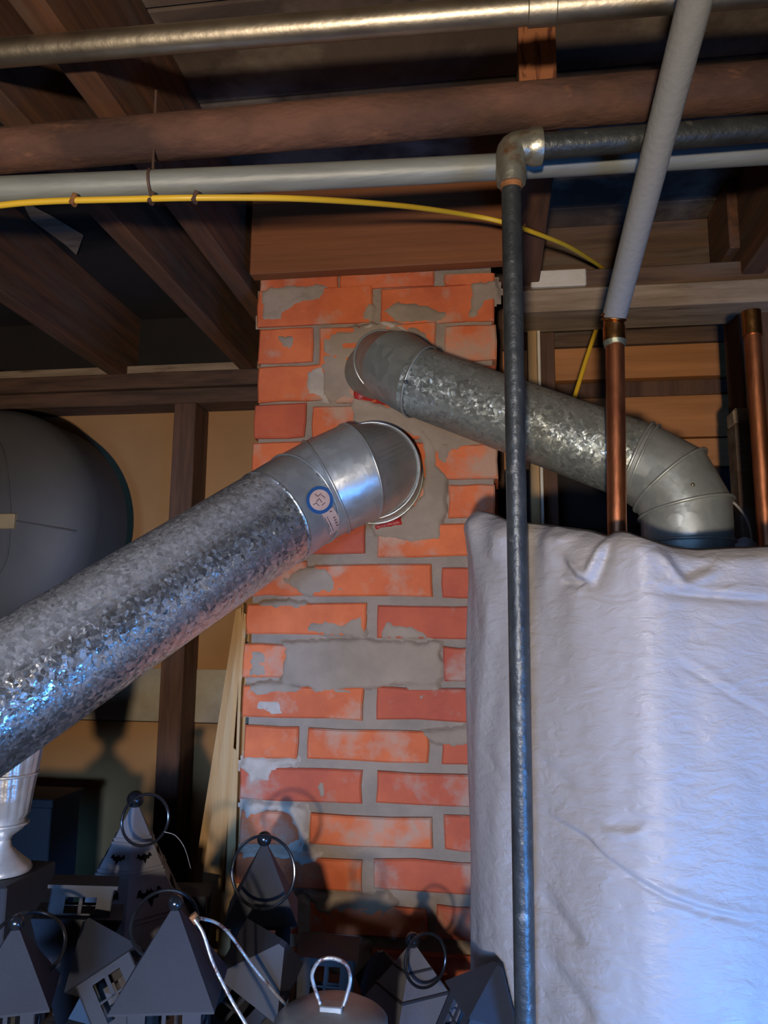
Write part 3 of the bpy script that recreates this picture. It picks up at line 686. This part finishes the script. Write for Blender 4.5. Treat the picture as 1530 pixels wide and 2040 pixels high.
for k, p in enumerate(ringp):
    if p.y < 1.075:
        px, py = topz(p); r_ = ray(px, py); ZT.append(CAM.z+r_.z*(math.hypot(p.x,p.y)/math.hypot(r_.x,r_.y)))
    else: ZT.append(None)
known = [z_ for z_ in ZT if z_ is not None]
print('top z range', min(known), max(known))
ZT = [z_ if z_ is not None else 1.69+.008*math.sin(k*.3) for k, z_ in enumerate(ZT)]
# smooth
for _ in range(3): ZT = [(ZT[k-1]+2*ZT[k]+ZT[(k+1)%NS])/4 for k in range(NS)]
def seg_d(px, py, a, b):
    a = Vector(a); b = Vector(b); p = Vector((px,py)); t = max(0, min(1, (p-a).dot(b-a)/(b-a).length_squared)); q = a+(b-a)*t; s_ = (p-q).cross(b-a) if False else ((p.x-q.x)*(b-a).y-(p.y-q.y)*(b-a).x)
    return (p-q).length, (1 if s_ > 0 else -1)
creases = [([(1062,1606),(1110,1640),(1160,1672),(1200,1712),(1260,1752),(1330,1790),(1400,1815),(1480,1835),(1560,1840)],7,.0034),([(1340,1310),(1400,1345),(1460,1385),(1530,1425)],7,.0018),
 ([(1070,1770),(1110,1820),(1160,1890)],16,.0028),([(1085,1905),(1140,1975),(1190,2040)],16,.0032),([(1060,1500),(1150,1580)],14,.0015),([(960,1480),(1020,1570)],12,.0015),
 ([(1200,1062),(1185,1105),(1165,1150),(1135,1125),(1118,1100)],10,-.006),([(1110,1158),(1140,1162),(1168,1156)],7,.005),([(1310,1095),(1340,1130),(1370,1162),(1405,1148),(1440,1130)],11,-.005),([(1100,1080),(1120,1062),(1140,1055)],12,-.004),
 ([(1000,1060),(990,1120)],18,-.003),([(1300,1176),(1400,1186),(1560,1200)],8,.0035),([(940,1060),(950,1180),(962,1300)],14,.0025),([(985,1150),(972,1320),(960,1500)],18,-.002),([(1195,1655),(1240,1665),(1290,1655)],9,-.003)]
def crease(px, py, pl, w_, am):
    bd = 1e9; bs = 0; tt = 0; L_ = 0; tot = sum(math.dist(a, b) for a, b in zip(pl, pl[1:]))
    for a, b in zip(pl, pl[1:]):
        dx, dy = b[0]-a[0], b[1]-a[1]; l2 = dx*dx+dy*dy; t = max(0, min(1, ((px-a[0])*dx+(py-a[1])*dy)/l2))
        d = math.hypot(px-a[0]-t*dx, py-a[1]-t*dy); l = math.sqrt(l2)
        if d < bd: bd = d; tt = (L_+t*l)/tot; bs = (px-a[0])*dy-(py-a[1])*dx
        L_ += l
    if bd > 5*w_: return 0
    e = min(1, 5*tt, 5*(1-tt))
    return am*e*(math.exp(-(bd/w_)**2)-(.6*math.exp(-((bd-1.5*w_)/(1.6*w_))**2) if bs > 0 else 0))
for j in range(NV):
    v = j/(NV-1)
    for k, p in enumerate(ringp):
        nrm = Vector(((ringp[(k+1)%NS]-ringp[k-1]).y, -(ringp[(k+1)%NS]-ringp[k-1]).x, 0)).normalized()
        if nrm.dot(p-cen) < 0: nrm = -nrm
        h = 1-v
        z = ZT[k]-.66*v/.92 if v < .92 else (ZT[k]-.66)+(.02-(ZT[k]-.66))*(v-.92)/.08
        dd = 0
        top = ZT[k]-z
        q = Vector((p.x*7, p.y*7, z*2.2)); dd += .010*mn.noise(q)
        dd += .004*mn.noise(Vector((p.x*22, p.y*22, z*5+3)))
        fac = math.exp(-top/.07)
        dd += fac*.016*mn.noise(Vector((p.x*24, p.y*24, z*9+7)))
        if p.y < 1.06 and v < .95:
            W_ = Vector((p.x, p.y, z))-CAM; dep = W_.dot(fw); px = 765+F*W_.dot(rt)/dep; py = 1020-F*W_.dot(up)/dep
            if py < 2150:
                for pl, w_, am in creases:
                    if px < min(pl[0][0], pl[-1][0])-90 or px > max(pl[0][0], pl[-1][0])+90 or py < pl[0][1]-120 or py > max(q_[1] for q_ in pl)+90: continue
                    dd -= crease(px, py, pl, w_, am)
        if top < .02: dd -= .018*(1-top/.02)**2            # rolls inwards at the lip
        vs.append((p.x+nrm.x*dd, p.y+nrm.y*dd, z))
for j in range(NV-1):
    for k in range(NS): fs.append((j*NS+k, j*NS+(k+1)%NS, (j+1)*NS+(k+1)%NS, (j+1)*NS+k))
# lip turned in and sagging cover
base = 0
n0 = len(vs)
for rr, dz in ((.93,-.012),(.80,-.03),(.5,-.04)):
    for k, p in enumerate(ringp):
        q = cen+(p-cen)*rr; vs.append((q.x, q.y, ZT[k]+dz+.004*mn.noise(Vector((q.x*20,q.y*20,0)))))
prev = 0
for i in range(3):
    st = n0+i*NS
    for k in range(NS): fs.append((prev+k, st+k, st+(k+1)%NS, prev+(k+1)%NS))
    prev = st
vs.append((cen.x, cen.y, 1.64)); cidx = len(vs)-1
for k in range(NS): fs.append((prev+k, cidx, prev+(k+1)%NS))
bl = link('plastic_wrap', fix(mesh(vs, fs)), m_blanket, wh, True)

# ------------------------------------------------------------------ bench and things at the bottom
ZB = ZC-.515
bench = thing('workbench', 'dark wooden workbench crowded with black lanterns in front of the chimney', 'bench', (-.6, .8, 0))
MB().box((-1.35,.40,ZB-.03),(-.07,1.235,ZB),.002).box((-.0695,.40,ZB-.03),(.03,.80,ZB),.002).build('bench_top', m_shelf, bench)
for x in (-1.32,-.13):
    for y_ in (.43,1.17): MB().box((x,y_,0),(x+.05,y_+.05,ZB-.03),.002).build('leg', m_shelf, bench)

G = 'black metal house lanterns on the bench'
def lantern(name, label, ball, zc, rw, rh, rotz, bw, ring=None, zbase=ZB, tilt=None, window=True, ballr=.0088, m=m_lant, group=G, eave=None):
    apex = zc if isinstance(zc, Vector) else UC(ball[0], ball[1], zc)
    ax, ay, az = apex
    if eave:                                    # roof height measured at the near right eave corner
        a_ = R(rotz); h_ = rw/2; ex = ax+h_*math.cos(a_)+h_*math.sin(a_); ey = ay+h_*math.sin(a_)-h_*math.cos(a_)
        lo, hi = az-.3, az-.02
        for _ in range(40):
            md = (lo+hi)/2; W_ = Vector((ex, ey, md))-CAM
            if 1020-F*W_.dot(up)/W_.dot(fw) > eave: lo = md
            else: hi = md
        rh = az-ballr*.8-md
        print('eave', label[:30], 765+F*W_.dot(rt)/W_.dot(fw), rh)
    zr = az-ballr*.8-rh                         # eave level
    t = thing(name, label, 'lantern', (ax, ay, zbase), group)
    Rm = Matrix.Rotation(R(rotz), 3, 'Z'); piv = Vector((ax, ay, 0))
    X = Matrix.Translation(Vector((ax,ay,0))) @ Rm.to_4x4()
    if tilt: 
        axis, ang, pz = tilt
        pv = Vector((ax, ay, pz)); X = Matrix.Translation(pv) @ Matrix.Rotation(R(ang),4,axis) @ Matrix.Translation(-pv) @ X
    def out(mb, nm, mm, sm=False):
        mb.b.transform(X); return mb.build(nm, mm, t, sm)
    h = rw/2
    mb = MB(); b = mb.b; tp = .004
    V = [b.verts.new(c) for c in ((-h,-h,zr),(h,-h,zr),(h,h,zr),(-h,h,zr),(-tp,-tp,zr+rh),(tp,-tp,zr+rh),(tp,tp,zr+rh),(-tp,tp,zr+rh),(-h,-h,zr-.002),(h,-h,zr-.002),(h,h,zr-.002),(-h,h,zr-.002))]
    for k in range(4):
        n = (k+1)%4; b.faces.new((V[k],V[n],V[4+n],V[4+k])); b.faces.new((V[8+k],V[8+n],V[n],V[k]))
    b.faces.new(V[4:8]); b.faces.new(V[8:12][::-1])
    out(mb, 'roof', m)
    mb = MB()
    # body: four walls with cross windows cut in them
    g = bw/2; zt = zr-.002; hb = zt-zbase-.004; th = .0015
    wwin = bw*.50; hwin = min(hb*.55, bw*.62); wz1 = zt-bw*.06-.002; wz0 = wz1-hwin
    for k in range(4):
        Q = Matrix.Rotation(k*math.pi/2, 4, 'Z')
        def wb_(x0,x1,z0_,z1_):
            n0_ = len(mb.b.verts); mb.box((x0,-g,z0_),(x1,-g+th,z1_)); mb.b.verts.ensure_lookup_table()
            for v in mb.b.verts[n0_:]: v.co = Q @ v.co
        if window:
            wb_(-g,-wwin/2,zbase+.004,zt); wb_(wwin/2,g,zbase+.004,zt); wb_(-wwin/2,wwin/2,zbase+.004,wz0); wb_(-wwin/2,wwin/2,wz1,zt)
            wb_(-.002,.002,wz0,wz1); wb_(-wwin/2,wwin/2,(wz0+wz1)/2-.002,(wz0+wz1)/2+.002)
        else: wb_(-g,g,zbase+.004,zt)
    out(mb, 'body', m)
    out(MB().box((-g-.004,-g-.004,zbase),(g+.004,g+.004,zbase+.005)), 'base_plate', m)
    fb_ = out(MB().sphere((0,0,zr+rh+ballr*.8), ballr), 'finial_ball', m_lring, True)
    if ring:
        cpx, zcr, rad, nv = ring
        c = UC(cpx[0], cpx[1], zcr); nv = Vector(nv).normalized(); x_, y_ = frame(nv)
        MB().tube([c+(x_*math.cos(a)+y_*math.sin(a))*rad for a in [2*math.pi*k/56 for k in range(56)]], .0019, 10, closed=True).build('ring_handle', m_lring, fb_, True)
    return t, zr, X
v_cam = -fw
lantern('house_lantern', 'black pyramid-roof lantern at far left in front of the urn', (33,1838), .76, .080, .09, 24, .052, ((55,1884), .79, .036, (.35,-.55,.75)), eave=2012, ballr=.0075)
lantern('house_lantern', 'front centre black lantern whose ring lies back under the silver rods', (350,1799), .78, .098, .09, 12, .070, ((328,1840), .812, .034, (.25,-.75,.6)), eave=2016, ballr=.0077)
lantern('house_lantern', 'black lantern with its ring hanging before the roof, nearest the pale plank', (527,1671), 1.02, .092, .09, 14, .074, ((524,1737), .955, .0415, (-.10,-.95,.12)), eave=1843, ballr=.0098)
t5, z5, X5 = lantern('house_lantern', 'small blue-black cone-topped lantern beside the white wrapped tank', (822,1873), .99, .104, .10, 36, .066, ((848,1913), .955, .030, (.62,-.78,.1)), eave=2035, ballr=.0095, m=m_batl)
rh5 = UC(822,1873,.99).z-.0076-z5
for f_ in (.30,.62):
    zz = z5+rh5*(1-f_); hw = .050*f_+.004
    mb = MB(); mb.box((-hw,-hw,zz-.002),(hw,hw,zz+.002),.0008); mb.b.transform(X5); mb.build('roof_band', m_lant, t5)
# bat lantern (tall spire)
ap = UC(270,1592,1.13)
bt_ = thing('bat_lantern', 'tall grey spire lantern with black bat shapes on its sloping sides', 'lantern', (ap.x, ap.y, ZB))
slope = .56; zt_ = ap.z-.010; sh = .205; zbm = zt_-sh
def hexr(z): return .006+(zt_-z)*slope
def hexring(b, z, k=0): return [b.verts.new((( hexr(z)+k)*math.cos(R(-60-8+60*q)), (hexr(z)+k)*math.sin(R(-60-8+60*q)), z)) for q in range(6)]
Xb = Matrix.Translation(Vector((ap.x, ap.y, 0)))
def hexpart(z1, z0, k, name, m, par=None):
    mb = MB(); A = hexring(mb.b, z1, k); B = hexring(mb.b, z0, k)
    for q in range(6): mb.b.faces.new((A[q], A[(q+1)%6], B[(q+1)%6], B[q]))
    mb.b.faces.new(A); mb.b.faces.new(B[::-1]); mb.b.transform(Xb); return mb.build(name, m, par or bt_)
spi = hexpart(zt_, zbm, 0, 'spire', m_batl)
mb = MB(); mb.lathe([(hexr(zbm)*.8, ZB), (hexr(zbm)*.8, zbm+.001)], (ap.x, ap.y, 0), seg=6); mb.build('body', m_batl, bt_)
MB().sphere(ap, .0125).build('finial_ball', m_lring, bt_, True)
for zz in (zt_-.045, zt_-.083, zt_-.136):
    for dz_ in (0, .005): hexpart(zz+.0012+dz_, zz-.0012+dz_, .0018, 'roof_band', m_batl, spi)
bat = [(-1,.05),(-.82,.42),(-.66,.5),(-.55,.28),(-.38,.22),(-.22,.30),(-.14,.48),(-.08,.34),(.08,.34),(.14,.48),(.22,.30),(.38,.22),(.55,.28),(.66,.5),(.82,.42),(1,.05),(.78,.08),(.62,-.02),(.52,-.18),(.34,-.12),(.2,-.2),(0,-.62),(-.2,-.2),(-.34,-.12),(-.52,-.18),(-.62,-.02),(-.78,.08)]
for q in range(6):
    for zz, sz in ((zt_-.064,.0115),(zt_-.110,.020)):
        c30 = math.cos(R(30))
        pts_ = [(x*sz, -(hexr(zz+y_*sz)*c30)-.0008, zz+y_*sz) for x, y_ in bat]
        mb = MB().poly(pts_, (0,.0015,0)); mb.b.transform(Xb @ Matrix.Rotation(R(-8+60*q),4,'Z')); mb.build('bat_cutout', m_batc, spi)
c = UC(290,1633,1.09); nv = Vector((.75,-.7,.15)).normalized(); x_, y_ = frame(nv)
MB().tube([c+(x_*math.cos(a)+y_*math.sin(a))*.034 for a in [2*math.pi*k/56 for k in range(56)]], .0021, 10, closed=True).build('ring_handle', m_lring, bt_, True)

# tipped lanterns and stray roofs in the heap
def tipped(label, px, py, zc, rw, rh, bw, bh, eul):
    c = UC(px, py, zc); t = thing('house_lantern', label, 'lantern', c, G)
    X = Matrix.Translation(c) @ (Matrix.Rotation(R(eul[2]),4,'Z') @ Matrix.Rotation(R(eul[1]),4,'Y') @ Matrix.Rotation(R(eul[0]),4,'X'))
    h = rw/2; mb = MB(); b = mb.b
    V = [b.verts.new(q) for q in ((-h,-h,0),(h,-h,0),(h,h,0),(-h,h,0),(-.004,-.004,rh),(.004,-.004,rh),(.004,.004,rh),(-.004,.004,rh))]
    for k in range(4): n = (k+1)%4; b.faces.new((V[k],V[n],V[4+n],V[4+k]))
    b.faces.new(V[4:8]); b.faces.new(V[:4][::-1]); b.transform(X); mb.build('roof', m_lant, t)
    g = bw/2; mb = MB(); th = .0015
    for k in range(4):
        Q = Matrix.Rotation(k*math.pi/2,4,'Z')
        for x0,x1,z0_,z1_ in ((-g,-g*.5,-bh,0),(g*.5,g,-bh,0),(-g*.5,g*.5,-bh,-bh*.7),(-g*.5,g*.5,-bh*.12,0),(-.002,.002,-bh*.7,-bh*.12),(-g*.5,g*.5,-bh*.42,-bh*.39)):
            n0_ = len(mb.b.verts); mb.box((x0,-g,z0_),(x1,-g+th,z1_)); mb.b.verts.ensure_lookup_table()
            for v in mb.b.verts[n0_:]: v.co = Q @ v.co
    mb.b.transform(X); mb.build('body', m_lant, t)
    mb = MB().box((-g-.004,-g-.004,-bh-.004),(g+.004,g+.004,-bh)); mb.b.transform(X); mb.build('base_plate', m_lant, t)
    return t
tipped('black lantern turned upside down beside the bat lantern, roof point downwards', 160, 1815, .93, .10, .12, .07, .03, (172,6,24))
tipped('dark lantern behind the bat lantern, standing against the leaning plank', 378, 1772, 1.19, .068, .006, .060, .10, (0,0,12))
tipped('boxy grey lantern body standing against the brick behind the tin lid', 655, 1885, 1.08, .085, .006, .078, .09, (0,4,8))
tipped('toppled black lantern lying under the silver rods', 520, 1930, .875, .085, .05, .065, .09, (28,36,10))
tipped('dark lantern lying tilted in the lower heap left of centre', 215, 1935, .85, .08, .06, .06, .07, (-30,-28,30))
tipped('dark blue lantern with tipped roof touching the white wrapping', 958, 2005, .80, .062, .045, .05, .05, (10,22,30))
tipped('black lantern standing in the gap between the tin lid and cone-topped lantern', 765, 1955, 1.07, .07, .04, .06, .045, (0,-8,20))

# silver rods (tongs)
sr = thing('wire_tongs', 'pair of flaking silver rods spreading from the front centre lantern', 'tongs', UC(400,1835,.80))
MB().tube(spline([UC(392,1828,.79),UC(430,1838,.80),UC(458,1862,.81),UC(500,1920,.82),UC(545,1975,.83),UC(580,2015,.84),UC(640,2100,.85)],6), .0017, 10).build('rod', m_wire, sr, True)
MB().tube(spline([UC(388,1832,.77),UC(405,1860,.765),UC(425,1920,.76),UC(460,1990,.755),UC(492,2045,.75),UC(530,2120,.745)],6), .0017, 10).build('rod', m_wire, sr, True)
MB().tube([UC(383,1822,.78), UC(394,1836,.78)], .0042, 10).build('hinge', m_thread, sr, True)

# tin with lid
lc = UC(660,2030,.80)
tn = thing('lidded_tin', 'round stained tin lid with a silver wire loop on top', 'tin', (lc.x, lc.y, ZB))
MB().lathe([(.056,ZB-lc.z),(.056,-.012),(.059,-.010),(.059,-.001),(.056,.002),(.042,.010),(.022,.015),(.001,.0165)], lc, seg=56).build('tin_lid', m_lid, tn, True, 50); tl = bpy.data.objects['tin_lid']
hp = [UC(638,2000,.79),UC(626,1965,.79),UC(622,1940,.79),UC(636,1915,.79),UC(662,1909,.79),UC(690,1922,.79),UC(698,1950,.79),UC(690,1985,.79),UC(684,2003,.79)]
MB().tube(spline(hp,6), .0020, 10).build('wire_loop', m_wire, tl, True)
MB().box(UC(638,2010,.79)-Vector((0,.006,.002)), UC(684,2004,.79)+Vector((0,.006,.002)), .001).build('loop_plate', m_lid, tl)

# urn on dark crate
uc = UC(0,1735,1.0)
bx = MB().box((uc.x-.14, uc.y-.055, ZB), (uc.x+.046, uc.y+.055, uc.z-.001), .002).build('dark_crate', m_box)
tag(bx, 'black crate under the silver urn', 'crate')
def flute(a, h): return 1+(.035*abs(math.cos(a*9)) if h > .066 else 0)
un = thing('silver_urn', 'fluted silver urn on a round foot at the left edge', 'urn', uc)
MB().lathe([(.038,0),(.039,.003),(.036,.008),(.020,.022),(.012,.030),(.010,.040)], uc, seg=48).build('foot', m_silver, un, True, 50)
MB().lathe([(.010,.038),(.013,.044),(.024,.052),(.028,.058),(.0265,.066),(.030,.072),(.033,.10),(.037,.13),(.042,.17),(.044,.19),(.050,.20)], uc, seg=108, wob=flute).build('bowl', m_silver, un, True, 50); bowl = bpy.data.objects['bowl']
for hh, rr in ((.059,.029),(.122,.0375)): bead(uc+Vector((0,0,hh)), Vector((0,0,1)), rr, .0022, 'moulding', m_silver, bowl)
# tall black box behind
a = UY(30,1590,1.56); b = UY(106,1600,1.56)
tb = thing('storage_box', 'tall dark box with overhanging lid behind the silver urn', 'box', (a.x-.06,1.62,0))
MB().box((a.x-.25,1.565,0),(b.x-.006,1.68,a.z-.016),.002).build('box_body', m_box, tb)
MB().box((a.x-.256,1.558,a.z-.018),(b.x,1.686,a.z),.002).build('lid', m_box, tb)

# leaning plank
lp = thing('leaning_plank', 'pale pine planks leaning upright against the left side of the chimney', 'plank', UY(440,1900,1.36))
def leanplank(px1, py1, px2, py2, y0, yd, xr, m):
    A_ = UY(px1, py1, y0); B_ = UY(px2, py2, y0); d = B_-A_; B_ = A_+d*((A_.z-.003)/(-d.z))
    return MB().poly([A_, Vector((xr, y0, A_.z+.004)), Vector((xr, y0, .003)), B_], (0,yd,0)).build('plank', m, lp)
leanplank(484, 1205, 440, 1500, 1.30, .018, XL-.018, m_plank)
leanplank(470, 1215, 425, 1500, 1.325, .016, XL-.03, m_plank)
leanplank(492, 1225, 470, 1500, 1.285, .014, XL-.012, m_plank)
